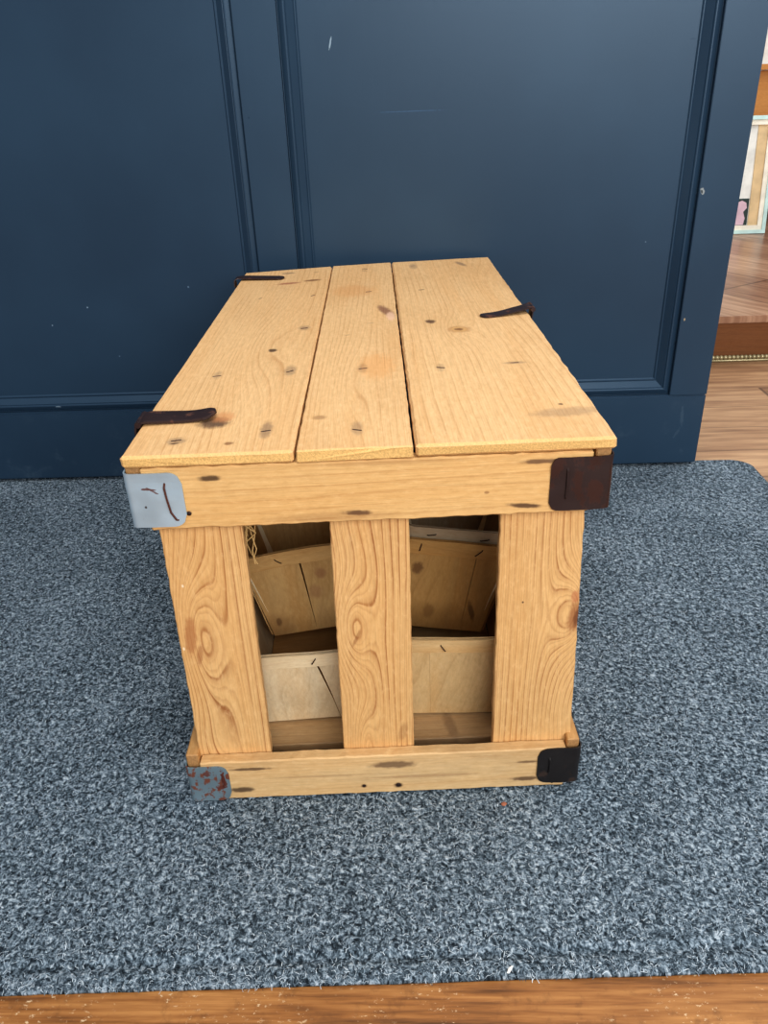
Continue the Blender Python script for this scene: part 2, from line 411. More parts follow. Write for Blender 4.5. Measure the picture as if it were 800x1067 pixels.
spots3 = [(.1093, .3358, .0125, .0125, 0, srgb(165, 112, 64), .7), (.1093, .3358, .009, .0095, 0, srgb(214, 170, 112), .9), (.1093, .3358, .005, .0055, 0, srgb(120, 80, 50), .8), (.0778, .3755, .006, .008, 0, srgb(80, 54, 42), .85),
          dash(.0756, .1948, -.3), halo(.0756, .196), dash(.1531, .2005, .1), halo(.1531, .2005, .012, .004, .4), (.1741, .0772, .0022, .0022, 0, DK, .7), dash(.078, .5473), dash(.0748, .7184, .3), halo(.075, .715, .006, .02, .4), (.1525, .7179, .005, .018, .3, ST, .6), dash(.176, .058, .1, ST, .35, .03, .01)]
lidm = [wood('lid_pine', 1, 0, LB, LR, 130, 7., .65, 1.3, spots1, [(-.12, .30, .03, .16, 4.)], EN, .22, endax=1),
        wood('lid_pine', 1, 0, LB, LR, 140, 7., .6, 5.1, spots2, [(-.02, .15, .02, .14, 3.)], EN, .26, endax=1),
        wood('lid_pine', 1, 0, LB, LR, 110, 6., .55, 9.7, spots3, [(.109, .336, .02, .05, 3.), (.17, .55, .03, .2, 3.)], EN, .26, endax=1)]
lid = empty('lid', (0, 0, 0)); lid.parent = crate
z0 = H-T
obj('plank', board_bm((-.2035, -.0015, z0), (-.0614, -.0025, z0), (-.1965, .716, z0), (-.0572, .742, z0), (0, 0, T), .0022, 70, .0006, 1, .0014), lidm[0], lid)
obj('plank', board_bm((-.0592, -.0030, z0), (.0363, -.0015, z0), (-.0554, .742, z0), (.0399, .755, z0), (0, 0, T), .0012, 70, .0006, 2, .0014), lidm[1], lid)
obj('plank', board_bm((.0385, -.0012, z0), (.2042, -.0010, z0), (.0419, .755, z0), (.2040, .766, z0), (0, 0, T), .0022, 70, .0009, 3, .0014), lidm[2], lid)

RB1 = srgb(220, 181, 125); RR1 = srgb(176, 128, 78)
rspots = [(-.133, .3758, .009, .0024, .0, DK, .85), (-.012, .338, .012, .0024, -.05, srgb(84, 58, 44), .85), (.131, .338, .013, .0022, -.1, srgb(70, 48, 38), .85), (-.155, .344, .0022, .002, 0, DK, .95),
          (.142, .379, .016, .0022, .0, srgb(90, 64, 50), .8), (-.034, .335, .05, .004, 0, KN, .25), (.02, .3835, .06, .002, 0, KN, .2), (.098, .352, .002, .0012, 0, KN, .6)]
rail_top = wood('rail_pine', 0, 2, RB1, RR1, 110, 6., .5, 2.2, [(s[1], s[0], s[3], s[2], -s[4], s[5], s[6]) if 0 else (s[1], s[0], s[3], s[2], -s[4], s[5], s[6]) for s in rspots], (), RB1, .3, endax=0)
bspots = [(.01, .040, .022, .0045, 0, srgb(88, 62, 46), .75), (.014, .010, .0045, .0035, 0, srgb(58, 36, 28), .9), (-.022, .011, .003, .0025, 0, srgb(90, 60, 40), .8), (-.138, .042, .020, .002, 0, srgb(80, 58, 42), .8), (-.150, .013, .012, .0035, 0, srgb(60, 42, 32), .85),
          (.148, .012, .014, .003, 0, srgb(80, 56, 40), .8), (.150, .036, .012, .0016, 0, srgb(80, 56, 40), .7), (.05, .022, .05, .002, 0, KN, .3), (-.07, .028, .05, .0016, 0, KN, .3)]
rail_bot = wood('rail_pine_grey', 0, 2, srgb(218, 184, 136), srgb(174, 134, 92), 90, 4., .45, 6.2, [(s[1], s[0], s[3], s[2], 0, s[5], s[6]) for s in bspots], (), srgb(190, 150, 104), .4, grey=.22, endax=0)
side_m = wood('side_pine', 1, 2, srgb(200, 156, 102), srgb(160, 112, 66), 90, 4., .5, 8.2, (), (), srgb(180, 138, 92), .4, grey=.25, endax=1)
sideslat_m = wood('side_slat_pine', 2, 1, srgb(196, 152, 100), srgb(158, 110, 64), 70, 5., .55, 4.2, (), (), srgb(180, 138, 92), .35, grey=.25)

obj('top_rail', board_bm((-.1895, 0, .3285), (-.1895, 0, .3865), (.1862, 0, .3300), (.1862, 0, .3862), (0, .013, 0), .0013, 50, .0012, 5, .0012), rail_top, crate)
obj('bottom_rail', board_bm((-.1895, 0, .0), (-.1895, 0, .0530), (.1880, 0, .0), (.1880, 0, .0535), (0, .013, 0), .0013, 50, .0010, 6, .0010), rail_bot, crate)
SB = srgb(222, 181, 126); SR = srgb(148, 92, 50)
sm = [wood('stile_pine', 2, 0, SB, SR, 165, 6., 1., 3.1, [(-.1775, .205, .0052, .022, -.12, srgb(166, 108, 66), .7), (-.172, .182, .003, .012, -.2, srgb(150, 92, 54), .55), (-.157, .33, .01, .001, .1, KN, .3), (-.176, .262, .001, .0015, 0, srgb(240, 220, 190), .9), (-.186, .19, .001, .0018, 0, srgb(240, 220, 190), .9)],
           [(-.172, .20, .024, .085, 7.), (-.185, .06, .03, .07, 5.)], SB, .25, fib=.3),
      wood('stile_pine', 2, 0, SB, SR, 175, 5., 1., 12.4, [(-.020, .195, .0018, .010, -.4, srgb(140, 88, 50), .55), (.021, .072, .004, .012, -.2, KN, .3)],
           [(-.026, .205, .020, .055, 6.), (-.02, .05, .014, .06, 4.), (-.03, .33, .03, .06, 3.)], SB, .25, fib=.3),
      wood('stile_pine', 2, 0, SB, SR, 165, 5., 1., 21.9, [(.187, .208, .006, .017, -.1, srgb(150, 96, 60), .75), (.1885, .208, .0025, .010, -.1, srgb(110, 66, 42), .8), (.186, .232, .004, .006, 0, srgb(176, 104, 70), .6), (.137, .228, .001, .0012, 0, DK, .8)],
           [(.186, .21, .020, .05, -6.), (.195, .09, .03, .08, 3.)], SB, .25, fib=.3)]
v1 = .0133
for (a, b, c, d, mm, s) in ((-.1862, -.1140, -.1915, -.1168, 0, 11), (-.0369, .0325, -.0411, .0318, 1, 12), (.1124, .1853, .1137, .1948, 2, 13)):
    obj('slat', board_bm((c+(c-a)*.08, v1, .022), (d+(d-b)*.08, v1, .022), (a, v1, .3850), (b, v1, .3850), (0, .0105, 0), .0010, 50, .0008, s), sm[mm], crate)
# rear end, same build
VB = .735
obj('top_rail', board_bm((-.1885, VB-.013, .3290), (-.1885, VB-.013, .3865), (.1870, VB-.013, .3290), (.1870, VB-.013, .3865), (0, .013, 0), .0013, 30, .0010, 25), rail_top, crate)
obj('bottom_rail', board_bm((-.1885, VB-.013, 0), (-.1885, VB-.013, .053), (.1870, VB-.013, 0), (.1870, VB-.013, .053), (0, .013, 0), .0013, 30, .0010, 26), rail_bot, crate)
for i, (a, b) in enumerate(((-.186, -.114), (-.037, .033), (.112, .185))):
    obj('slat', board_bm((a, VB-.0240, .022), (b, VB-.0240, .022), (a, VB-.0240, .385), (b, VB-.0240, .385), (0, .0105, 0), .001, 30, .0007, 30+i), sm[i], crate)
# long sides
for s in (-1, 1):
    u0 = s*.1902 if s < 0 else .1890
    t = (s*.0125, 0, 0)
    # front ends sit a few millimetres behind the face of the front rails
    obj('side_rail', board_bm((u0, .0035, .3300), (u0, .0035, .3870), (u0, VB-.003, .330), (u0, VB-.003, .387), t, .0012, 50, .0007, 41+s), side_m, crate)
    uo = .0035*s
    obj('side_rail', board_bm((u0, .0035, .0), (u0, .0035, .0620), (u0, VB-.003, .0), (u0, VB-.003, .056), t, .0012, 50, .0007, 51+s), side_m, crate)
    u1 = s*.1775 if s < 0 else .1770
    for k in range(6):
        va = .0245+k*.1225; vb = va+.073
        uu = u0-s*.0002
        obj('slat', board_bm((uu, va, .020), (uu, vb, .020), (uu, va, .386), (uu, vb, .386), (-s*.0100, 0, 0), .001, 30, .0007, 60+k+s), sideslat_m, crate)
# floor slats
fl_m = wood('floor_slat_wood', 0, 1, srgb(186, 156, 116), srgb(150, 116, 78), 90, 4., .4, 15.2, [(.065, .075, .006, .02, 1.4, srgb(110, 86, 66), .5)], (), srgb(170, 138, 98), .3, grey=.35, endax=0)
for k, (va, vb) in enumerate(((.046, .128), (.150, .235), (.262, .345), (.372, .455), (.482, .565), (.592, .675))):
    obj('floor_slat', board_bm((-.1772, va, .018), (-.1772, vb, .018), (.1765, va, .018), (.1765, vb, .018), (0, 0, .0105), .001, 40, .0008, 70+k), fl_m, crate)
for s in (-1, 1):
    obj('cleat', board_bm((s*.1775, .03, .0005), (s*.1775, .03, .0175), (s*.1775, .70, .0005), (s*.1775, .70, .0175), (-s*.02, 0, 0), .001, 20, .0005, 80+s), side_m, crate)

# ---- metal corner clips (each a bent sheet that wraps a corner)
def clip(side, zc, hh, front, mat, uo, name='corner_clip', lift=.0, seed=0, sideL=.045, rc=.011, slot=None):
    """side -1/+1, half height hh, front = width on the front face, uo = |u| of outer corner"""
    bm = bmesh.new(); th = .0013; r = .0065
    path = []       # (u, v) of the outer face measured from the corner, from front end to side end
    n1 = 16
    for i in range(n1+1):
        d = front-(front-r)*i/n1; path.append((uo-d, -.0016-lift*math.sin(i/n1*math.pi), front-d))
    for i in range(1, 9):
        a = i/8*math.pi/2; path.append((uo-r+r*math.sin(a), -.0016+r-r*math.cos(a), None))
    for i in range(1, n1+1): path.append((uo, -.0016+r+(sideL-r)*i/n1, None))
    # arc length
    s = [0]
    for i in range(1, len(path)): s.append(s[-1]+math.dist(path[i][:2], path[i-1][:2]))
    L = s[-1]; rows = 12
    outer, inner = [], []
    for i, (u, v, _) in enumerate(path):
        e = min(s[i], L-s[i]); h = hh if e >= rc else hh-rc+math.sqrt(max(0, rc*rc-(rc-e)**2))
        j0, j1 = max(i-1, 0), min(i+1, len(path)-1)
        tx, ty = path[j1][0]-path[j0][0], path[j1][1]-path[j0][1]; l = math.hypot(tx, ty); nx, ny = -ty/l, tx/l
        co, ci = [], []
        for k in range(rows+1):
            z = zc-h+2*h*k/rows
            w = .0006*noise.noise(Vector((s[i]*60, z*60, seed)))
            g = 0
            if slot and abs(s[i]-slot) < .0022 and abs(z-zc) < hh*.55: g = .0012
            co.append(bm.verts.new((side*(u-nx*(w-g)), v-ny*(w-g), z)))
            ci.append(bm.verts.new((side*(u+nx*th-nx*w), v+ny*th-ny*w, z)))
        outer.append(co); inner.append(ci)
    m = len(path)
    for i in range(m-1):
        for k in range(rows):
            bm.faces.new((outer[i][k], outer[i+1][k], outer[i+1][k+1], outer[i][k+1]))
            bm.faces.new((inner[i][k], inner[i][k+1], inner[i+1][k+1], inner[i+1][k]))
        bm.faces.new((outer[i][0], inner[i][0], inner[i+1][0], outer[i+1][0]))
        bm.faces.new((outer[i][rows], outer[i+1][rows], inner[i+1][rows], inner[i][rows]))
    for k in range(rows):
        bm.faces.new((outer[0][k], outer[0][k+1], inner[0][k+1], inner[0][k]))
        bm.faces.new((outer[-1][k], inner[-1][k], inner[-1][k+1], outer[-1][k+1]))
    return obj(name, bm, mat, crate, smooth=False)
BG = srgb(180, 202, 218); RU = srgb(92, 52, 40)
mTL = metal_mat('blue_grey_metal', BG, RU, .26, .34, .35, [(-.1850, .3690, .0065, .0010, -.05, srgb(95, 62, 58), .95), (-.1815, .3676, .005, .0009, -.6, srgb(95, 62, 58), .9), (-.1895, .3525, .0012, .0012, 0, DK, .9)], 2., 90.)
mBL = metal_mat('rusty_grey_metal', srgb(126, 146, 156), srgb(112, 66, 50), .44, .42, .3, [(-.167, .030, .0022, .012, .1, srgb(96, 46, 34), .95), (-.171, .019, .006, .003, 0, srgb(96, 46, 34), .9), (-.183, .040, .0035, .004, .2, srgb(96, 46, 34), .9)], 5., 120.)
mTR = metal_mat('brown_rusted_metal', srgb(64, 40, 36), srgb(46, 28, 26), .5, .42, .2, (), 8., 40.)
mBR = metal_mat('black_metal', srgb(40, 36, 36), srgb(52, 38, 32), .42, .45, .2, (), 11., 60.)
for (c_, lab) in ((clip(-1, .3580, .0252, .0485, mTL, .2050, seed=1, lift=.0008), 'pale blue-grey corner clip'),
                  (clip(1, .3575, .0247, .0530, mTR, .2040, seed=4, rc=.007, lift=.0012), 'dark brown rusted corner clip'),
                  (clip(-1, .0245, .0240, .0440, mBL, .2050, seed=7), 'grey corner clip patched with rust'),
                  (clip(1, .0300, .0240, .0450, mBR, .2040, seed=9), 'black corner clip')):
    c_['label'] = lab
for s in (-1, 1):   # rear corners
    for zc in (.3575, .026):
        o = clip(s, zc, .0245, .047, mTR, .2045, seed=20+s); o.scale = (1, -1, 1); o.location = (0, VB, 0)
# pressed staples through the clips
def staple(p, q, r, mat, parent, name='staple', mid=.0008, n=(0, -1, 0)):
    p, q, n = Vector(p), Vector(q), Vector(n)
    pts = [p-n*.0006, p+n*mid, p.lerp(q, .5)+n*mid*1.3, q+n*mid, q-n*.0006]
    return obj(name, tube_bm(pts, r, sides=6), mat, parent)
STM = plain('staple_iron', srgb(58, 42, 38), .5, .5)
def arc_staple(pts, r, mat): obj('staple', tube_bm(pts, r, sides=6), mat, crate)
arc_staple([(-.1705, -.0014, .3740), (-.1712, -.0030, .3700), (-.1705, -.0034, .3600), (-.1690, -.0030, .3470), (-.1655, -.0026, .3395), (-.1640, -.0014, .3388)], .0010, plain('brown_iron', srgb(96, 62, 54), .5, .4))
arc_staple([(.1648, -.0014, .3735), (.1650, -.0028, .371), (.1652, -.0034, .3580), (.1648, -.0028, .3460), (.1645, -.0014, .3440)], .0012, mTR)
arc_staple([(.1715, -.0014, .0420), (.1715, -.0026, .0400), (.1718, -.0030, .0310), (.1712, -.0026, .0215), (.1712, -.0014, .0205)], .0009, mBR)
arc_staple([(-.1660, -.0014, .0410), (-.1668, -.0026, .0390), (-.1668, -.0030, .0280), (-.1675, -.0026, .0200), (-.1675, -.0014, .0190)], .0009, plain('rust_iron', srgb(104, 52, 40), .6, .3))

# ---- hinge straps over the lid
STRAP = metal_mat('dark_strap_iron', srgb(58, 42, 42), srgb(84, 52, 42), .40, .45, .25, (), 3., 70.)
def strap(path, w0, w1, head=None, name='hinge_strap', thick=.0016):
    """path: list of (u, v, w) centreline; half widths taper w0 -> w1, rounded far end"""
    bm = bmesh.new(); P = [Vector(p) for p in path]; rings = []
    L = [0]
    for i in range(1, len(P)): L.append(L[-1]+(P[i]-P[i-1]).length)
    for i, p in enumerate(P):
        d = (P[min(i+1, len(P)-1)]-P[max(i-1, 0)]).normalized()
        side = Vector((0, 1, 0)); side = (side-d*side.dot(d)).normalized(); nrm = d.cross(side).normalized()
        if abs(nrm.z) > .3 and nrm.z < 0: nrm = -nrm
        if abs(nrm.z) <= .3: nrm = nrm if nrm.x*(p.x) > 0 else -nrm
        t = L[i]/L[-1]; w = w0+(w1-w0)*t; e = L[-1]-L[i]
        if e < w: w = math.sqrt(max(1e-8, w*w-(w-e)**2))+.0004
        rings.append([p-side*w, p-side*w+nrm*thick*.8, p-side*w*.85+nrm*thick, p+nrm*thick*1.25, p+side*w*.85+nrm*thick, p+side*w+nrm*thick*.8, p+side*w])
    loft(bm, rings); return obj(name, bm, STRAP, crate)
def sm_path(pts, n=8):
    out = []
    for i in range(len(pts)-1):
        p0 = Vector(pts[max(i-1, 0)]); p1 = Vector(pts[i]); p2 = Vector(pts[i+1]); p3 = Vector(pts[min(i+2, len(pts)-1)])
        for k in range(n):
            t = k/n; out.append(.5*((2*p1)+(p2-p0)*t+(2*p0-5*p1+4*p2-p3)*t*t+(3*p1-p0-3*p2+p3)*t**3))
    out.append(Vector(pts[-1])); return out
strap(sm_path([(-.2045, .0760, .348), (-.2050, .0760, .378), (-.2062, .0765, .3955), (-.2010, .0775, .4008), (-.187, .079, .4004), (-.160, .080, .3998), (-.1365, .0805, .4030)], 8), .0140, .0125, thick=.0024)
obj('strap_loop', tube_bm([(-.2040, .0620+.0035*k, .4008) for k in range(9)], .0030, sides=8), STRAP, crate)
strap(sm_path([(-.2036, .6600, .3885), (-.2042, .6610, .394), (-.2030, .662, .4000), (-.193, .664, .4020), (-.160, .662, .4010), (-.1275, .660, .3998)], 8), .0095, .0105)
strap(sm_path([(.2052, .4060, .350), (.2056, .4060, .380), (.2080, .4060, .3990), (.2060, .405, .4045), (.190, .400, .4030), (.165, .392, .4000), (.1410, .386, .3995)], 8), .0125, .0090)
obj('strap_loop', tube_bm([(.2085, .392+.0035*k, .4040) for k in range(9)], .0030, sides=8), STRAP, crate)
# nails and staples in the lid and rails
for (u, v, a) in [(-.0884, .0424, .3), (-.1562, .1968, .2), (-.0811, .2026, .7), (-.0766, .5393, .9), (-.0773, .3684, .3), (-.163, .029, .2), (-.0095, .0361, -.4), (-.0049, .2022, .2), (.0025, .5488, .2), (.0756, .1948, -.3), (.1531, .2005, .1), (.078, .5473, .1), (-.003, .705, 0)]:
    du, dv = .0042*math.cos(a), .0042*math.sin(a)
    staple((u-du, v-dv, H-.0002), (u+du, v+dv, H-.0002), .0006, STM, crate, mid=.0001, n=(0, 0, 1))
def nail(u, z, r=.0021):
    bm = bmesh.new(); bmesh.ops.create_uvsphere(bm, u_segments=10, v_segments=6, radius=r)
    for v in bm.verts: v.co = Vector((v.co.x+u, v.co.y*.35+.0002, v.co.z+z))
    obj('nail', bm, STM, crate)
nail(-.155, .3435); nail(.0142, .0105, .0028); nail(-.022, .0112, .002); nail(.176, .0045, .0014)

# ------------------------------------------------------------------ baskets
def veneer(name, base, seed, spots=(), al=0, ac=2, grey=.15, patch=.5):
    dk = tuple(c*k for c, k in zip(base[:3], (.62, .52, .42)))+(1,)
    return wood(name, al, ac, base, dk, 60, 5., .4, seed, spots, (), base, patch, .7, grey=grey, fib=.18, lowk=(16., 4.))
def basket(name, u, v, z, rot, hw, hd, bw, bd, h, base, seed, label, seams=(), inner=None, bow=.0, band=.018, bands_seed=0, staples=(), group=None, spots=(), wallgrey=.15):
    R = Matrix.Rotation(CY+rot[2], 4, 'Z') @ Matrix.Rotation(rot[1], 4, 'Y') @ Matrix.Rotation(rot[0], 4, 'X')
    root = empty(name, W2(u, v, z), R.to_euler()); tag(root, label, 'basket', 'fruit baskets inside the crate')
    vm = veneer('basket_veneer', base, seed, spots, 2, 0, wallgrey); bm_ = veneer('basket_band', tuple(min(1, c*1.08) for c in base[:3])+(1,), seed+2, (), 0, 2, .12)
    inner = inner or base
    fm = veneer('basket_floor', tuple(c*.9 for c in inner[:3])+(1,), seed+4, (), 0, 1, .15)
    bk = veneer('basket_back', inner, seed+3, (), 2, 0, .1)
    th = .0015
    def wall(p0, p1, q0, q1, out, sd, seams=()):
        """p bottom edge, q top edge; seams: (t_top, t_bottom, half gap top, half gap bottom, how far down 0..1)"""
        p0, p1, q0, q1, out = map(Vector, (p0, p1, q0, q1, out)); bm = bmesh.new()
        cuts = [(0, 0, 0, 0)]+[s_ for s_ in seams]+[(1, 1, 0, 0)]
        for c in range(len(cuts)-1):
            L_, R_ = cuts[c], cuts[c+1]; rows, cols = 12, 10
            g = {}
            for i in range(rows+1):
                y = i/rows
                tl = L_[1]+(L_[0]-L_[1])*y+(L_[3]+(L_[2]-L_[3])*y); tr = R_[1]+(R_[0]-R_[1])*y-(R_[3]+(R_[2]-R_[3])*y)
                for j in range(cols+1):
                    x = tl+(tr-tl)*j/cols
                    pt = p0.lerp(p1, x).lerp(q0.lerp(q1, x), y)
                    pt += out*(.0035*math.sin(math.pi*x)*y+.0012*noise.noise(Vector((x*3, y*3, sd+c*2))))+Vector((0, 0, bow*(math.sin(math.pi*x))*y))
                    g[i, j, 0] = bm.verts.new(pt+out*th/2); g[i, j, 1] = bm.verts.new(pt-out*th/2)
            for k in (0, 1):
                for i in range(rows):
                    for j in range(cols): bm.faces.new((g[i, j, k], g[i, j+1, k], g[i+1, j+1, k], g[i+1, j, k]))
            for i in range(rows):
                for j in (0, cols): bm.faces.new((g[i, j, 0], g[i+1, j, 0], g[i+1, j, 1], g[i, j, 1]))
            for j in range(cols):
                for i in (0, rows): bm.faces.new((g[i, j, 0], g[i, j+1, 0], g[i, j+1, 1], g[i, j, 1]))
        return bm
    c = .0028
    obj('side_panel', wall((-bw+c, -bd, 0), (bw-c, -bd, 0), (-hw+c, -hd, h), (hw-c, -hd, h), (0, -1, .15), seed, seams), vm, root)
    obj('side_panel', wall((-bw+c, bd, 0), (bw-c, bd, 0), (-hw+c, hd, h), (hw-c, hd, h), (0, 1, .15), seed+5), bk, root)
    vs = veneer('basket_veneer', base, seed+1, (), 2, 1, wallgrey)
    obj('side_panel', wall((-bw, -bd+c, 0), (-bw, bd-c, 0), (-hw, -hd+c, h), (-hw, hd-c, h), (-1, 0, .15), seed+7), vs, root)
    obj('side_panel', wall((bw, -bd+c, 0), (bw, bd-c, 0), (hw, -hd+c, h), (hw, hd-c, h), (1, 0, .15), seed+8), vs, root)
    obj('base_panel', box_bm(-bw+.002, bw-.002, -bd+.002, bd-.002, .0006, .0022), fm, root)
    # pale splints inside the four corners
    pale = veneer('pale_splint', srgb(240, 224, 190), seed+6, (), 2, 0, .0, .1)
    for sx in (-1, 1):
        for sy in (-1, 1):
            b0 = Vector((sx*(bw-.004), sy*(bd-.004), .003)); b1 = Vector((sx*(hw-.004), sy*(hd-.004), h-.019))
            a = Vector((sx*.0045, -sy*.0045, 0))
            obj('corner_splint', board_bm(b0-a, b0+a, b1-a, b1+a, Vector((-sx, -sy, 0)).normalized()*.0012, .0003, 6, .0002, seed), pale, root)
    # rim band: rounded loop outside, and a thinner one inside
    def loopband(off, z0, z1, th, nm, wb=0.):
        def ring(z, o):
            t = z/h; W, D = bw+(hw-bw)*t+o, bd+(hd-bd)*t+o; r = .009+o; pts = []
            N = 14
            sides = [((-W+r, -D), (W-r, -D)), ((W, -D+r), (W, D-r)), ((W-r, D), (-W+r, D)), ((-W, D-r), (-W, -D+r))]
            cen = [(W-r, -D+r), (W-r, D-r), (-W+r, D-r), (-W+r, -D+r)]; ang = [-90, 0, 90, 180]
            outv = [(0, -1), (1, 0), (0, 1), (-1, 0)]
            for q in range(4):
                (x0, y0), (x1, y1) = sides[q]
                for k in range(N):
                    s_ = k/N; x, y = x0+(x1-x0)*s_, y0+(y1-y0)*s_; b_ = math.sin(math.pi*s_)
                    pts.append((x+outv[q][0]*.0035*b_*t, y+outv[q][1]*.0035*b_*t, z+bow*b_+.0008*noise.noise(Vector((x*30, y*30, seed+z*20)))))
                for k in range(6):
                    a = math.radians(ang[q]+90*k/6); pts.append((cen[q][0]+r*math.cos(a), cen[q][1]+r*math.sin(a), z))
            return pts
        bm = bmesh.new()
        R4 = [ring(z0, off), ring(z0, off+th), ring(z1, off+th), ring(z1, off)]
        vv = [[bm.verts.new(p) for p in r_] for r_ in R4]; n_ = len(vv[0])
        for i in range(4):
            j = (i+1) % 4
            for k in range(n_):
                l = (k+1) % n_; bm.faces.new((vv[i][k], vv[i][l], vv[j][l], vv[j][k]))
        return obj(nm, bm, bm_, root)
    loopband(.0014, h-band, h+.0008, .0015, 'rim_band')
    loopband(-.0034, h-band*.8, h+.0004, .0014, 'inner_band')
    for (x, dz, a, ln) in staples:
        zz = h-dz; t = zz/h; y = -(bd+(hd-bd)*t)-.0034-.0036*math.sin(math.pi*(x+hw)/(2*hw))
        dx, dzz = ln*math.cos(a), ln*math.sin(a); zz += bow*math.sin(math.pi*(x+hw)/(2*hw))
        obj('staple', tube_bm([(x-dx, y+.0008, zz-dzz), (x-dx*.8, y-.0006, zz-dzz*.8), (x, y-.0008, zz), (x+dx*.8, y-.0006, zz+dzz*.8), (x+dx, y+.0008, zz+dzz)], .0006), STM, root)
    return root
basket('fruit_basket', -.0795, .203, .0312, (0, -.03, .02), .074, .143, .060, .120, .110, srgb(230, 212, 178), 1., 'pale veneer fruit basket at crate front, left of the middle slat',
       inner=srgb(206, 160, 104), seams=[(.565, .76, .010, .002)], staples=[(.011, .009, 1.0, .0045)], bow=.002)  # warm inner colour stands in for light bouncing inside the basket
basket('fruit_basket',   .0795, .203, .0312, (0, .03, -.02), .074, .143, .060, .120, .122, srgb(214, 184, 136), 3., 'yellowish veneer fruit basket at crate front, right of the middle slat',
       seams=[(.30, .30, .0006, .0006)], staples=[(-.014, .010, -1.0, .0050)], bow=.001)
basket('fruit_basket', -.0795, .238, .083, (-.10, -.10, .06), .069, .083, .052, .068, .112, srgb(204, 168, 114), 5., 'stained brown fruit basket nested in the pale left one',
       seams=[(.49, .52, .011, .0008)], staples=[(-.024, .010, -.7, .0045), (.040, .009, 1.3, .004)], bow=.004,
       spots=[(.020, .080, .006, .007, 0, srgb(150, 100, 74), .5), (.010, .055, .008, .009, 0, srgb(150, 100, 74), .4), (-.040, .020, .003, .006, 0, srgb(92, 64, 44), .8), (-.044, .012, .02, .02, 0, srgb(150, 112, 70), .4)])
basket('fruit_basket', .0770, .239, .0745, (-.10, .13, -.04), .067, .083, .049, .066, .122, srgb(188, 148, 92), 7., 'dark yellow-brown fruit basket nested in the yellowish right one',
       seams=[(.70, .72, .004, .0008)], staples=[(-.040, .009, 1.4, .0045), (.026, .010, .8, .0055)], bow=.002,
       spots=[(-.040, .085, .006, .008, 0, srgb(110, 76, 48), .8), (.030, .030, .003, .014, .3, srgb(100, 72, 48), .7), (-.020, .025, .006, .01, 0, srgb(130, 90, 52), .5)])
basket('fruit_basket', .0820, .240, .1025, (-.10, .13, -.04), .0600, .075, .0415, .058, .107, srgb(176, 158, 132), 9., 'greyish fruit basket, innermost of the stack behind the right opening',
       seams=[(.40, .40, .0006, .0006)], staples=[(-.030, .008, .2, .005), (.030, .009, .25, .005)], bow=.001, wallgrey=.4)

# ------------------------------------------------------------------ straw strands hanging inside the left opening
bm = bmesh.new()
for i in range(11):
    uu = -.121+random.uniform(0, .013); vv = .032+random.uniform(0, .012); L = random.uniform(.05, .095)
    pts = [(uu+.0028*math.sin(k*1.1+i*2)+.0005*k*random.uniform(-1, 1), vv+.003*math.cos(k*.9+i), .3850-(L+.03)*k/9) for k in range(10)]
    tube_bm([W2(*p) for p in pts], .00055, bm=bm, sides=5)
tag(obj('straw_strands', bm, plain('dry_straw', srgb(206, 172, 116), .7)), 'thin dry straw strands hanging inside the crate by the left slat', 'straw')

# debris on the mat
def chip(u, name, label, mat, x, y, s, rz):
    bm = bmesh.new(); bmesh.ops.create_icosphere(bm, subdivisions=2, radius=1)
    for v in bm.verts:
        k = 1+.35*noise.noise(v.co*1.7+Vector((u, 0, 0))); v.co = Vector((v.co.x*s[0]*k, v.co.y*s[1]*k, v.co.z*s[2]*k))
    o = obj(name, bm, mat); o.location = (x, y, s[2]*.6-.0008); o.rotation_euler = (0, 0, rz); tag(o, label, 'debris'); return o
chip(1, 'wood_chip', 'tiny reddish brown wood chip on the mat before the crate', plain('chip_brown', srgb(168, 108, 84), .8), .123, -.017, (.0030, .0022, .0014), .4)
chip(2, 'lint', 'small white fleck of lint on the mat near its front edge', plain('lint_white', srgb(235, 235, 232), .9), .108, -.190, (.0040, .0014, .0012), .9)

# ------------------------------------------------------------------ step and things beyond the door
SY = 1.4212; SZ = .1105
stepm = planks_mat('step_planks', 0, .24, (srgb(120, 84, 68), srgb(160, 122, 98), srgb(196, 160, 134)), srgb(80, 52, 42), off=.02, L=1.6, rough=.3, rot=math.radians(-58))
stepb = wood('step_riser_wood', 0, 2, srgb(126, 82, 50), srgb(88, 54, 32), 60, 4., .4, 31., (), (), srgb(126, 82, 50), .4, rough=.45)
st = empty('step', (0, 0, 0)); tag(st, kind='structure')
obj('tread', box_bm(.2, 3.0, SY-.006, 3.2, SZ-.018, SZ, bev=.002), stepm, st)
obj('riser', box_bm(.2, 3.0, SY, SY+.02, -.0075, SZ-.018), stepb, st)
# rope bead at the foot of the riser
beadm = plain('brass_bead', srgb(176, 164, 130), .35, .5)
bm = bmesh.new()
for i in range(70):
    x = .62+i*.0105
    bmesh.ops.create_uvsphere(bm, u_segments=8, v_segments=6, radius=.0062, matrix=Matrix.Translation((x, SY-.006, .0035)))
box_bm(.60, 1.36, SY-.009, SY-.0002, -.0074, -.002, bm)
tag(obj('trim_1', bm, beadm, smooth=True), kind='structure')

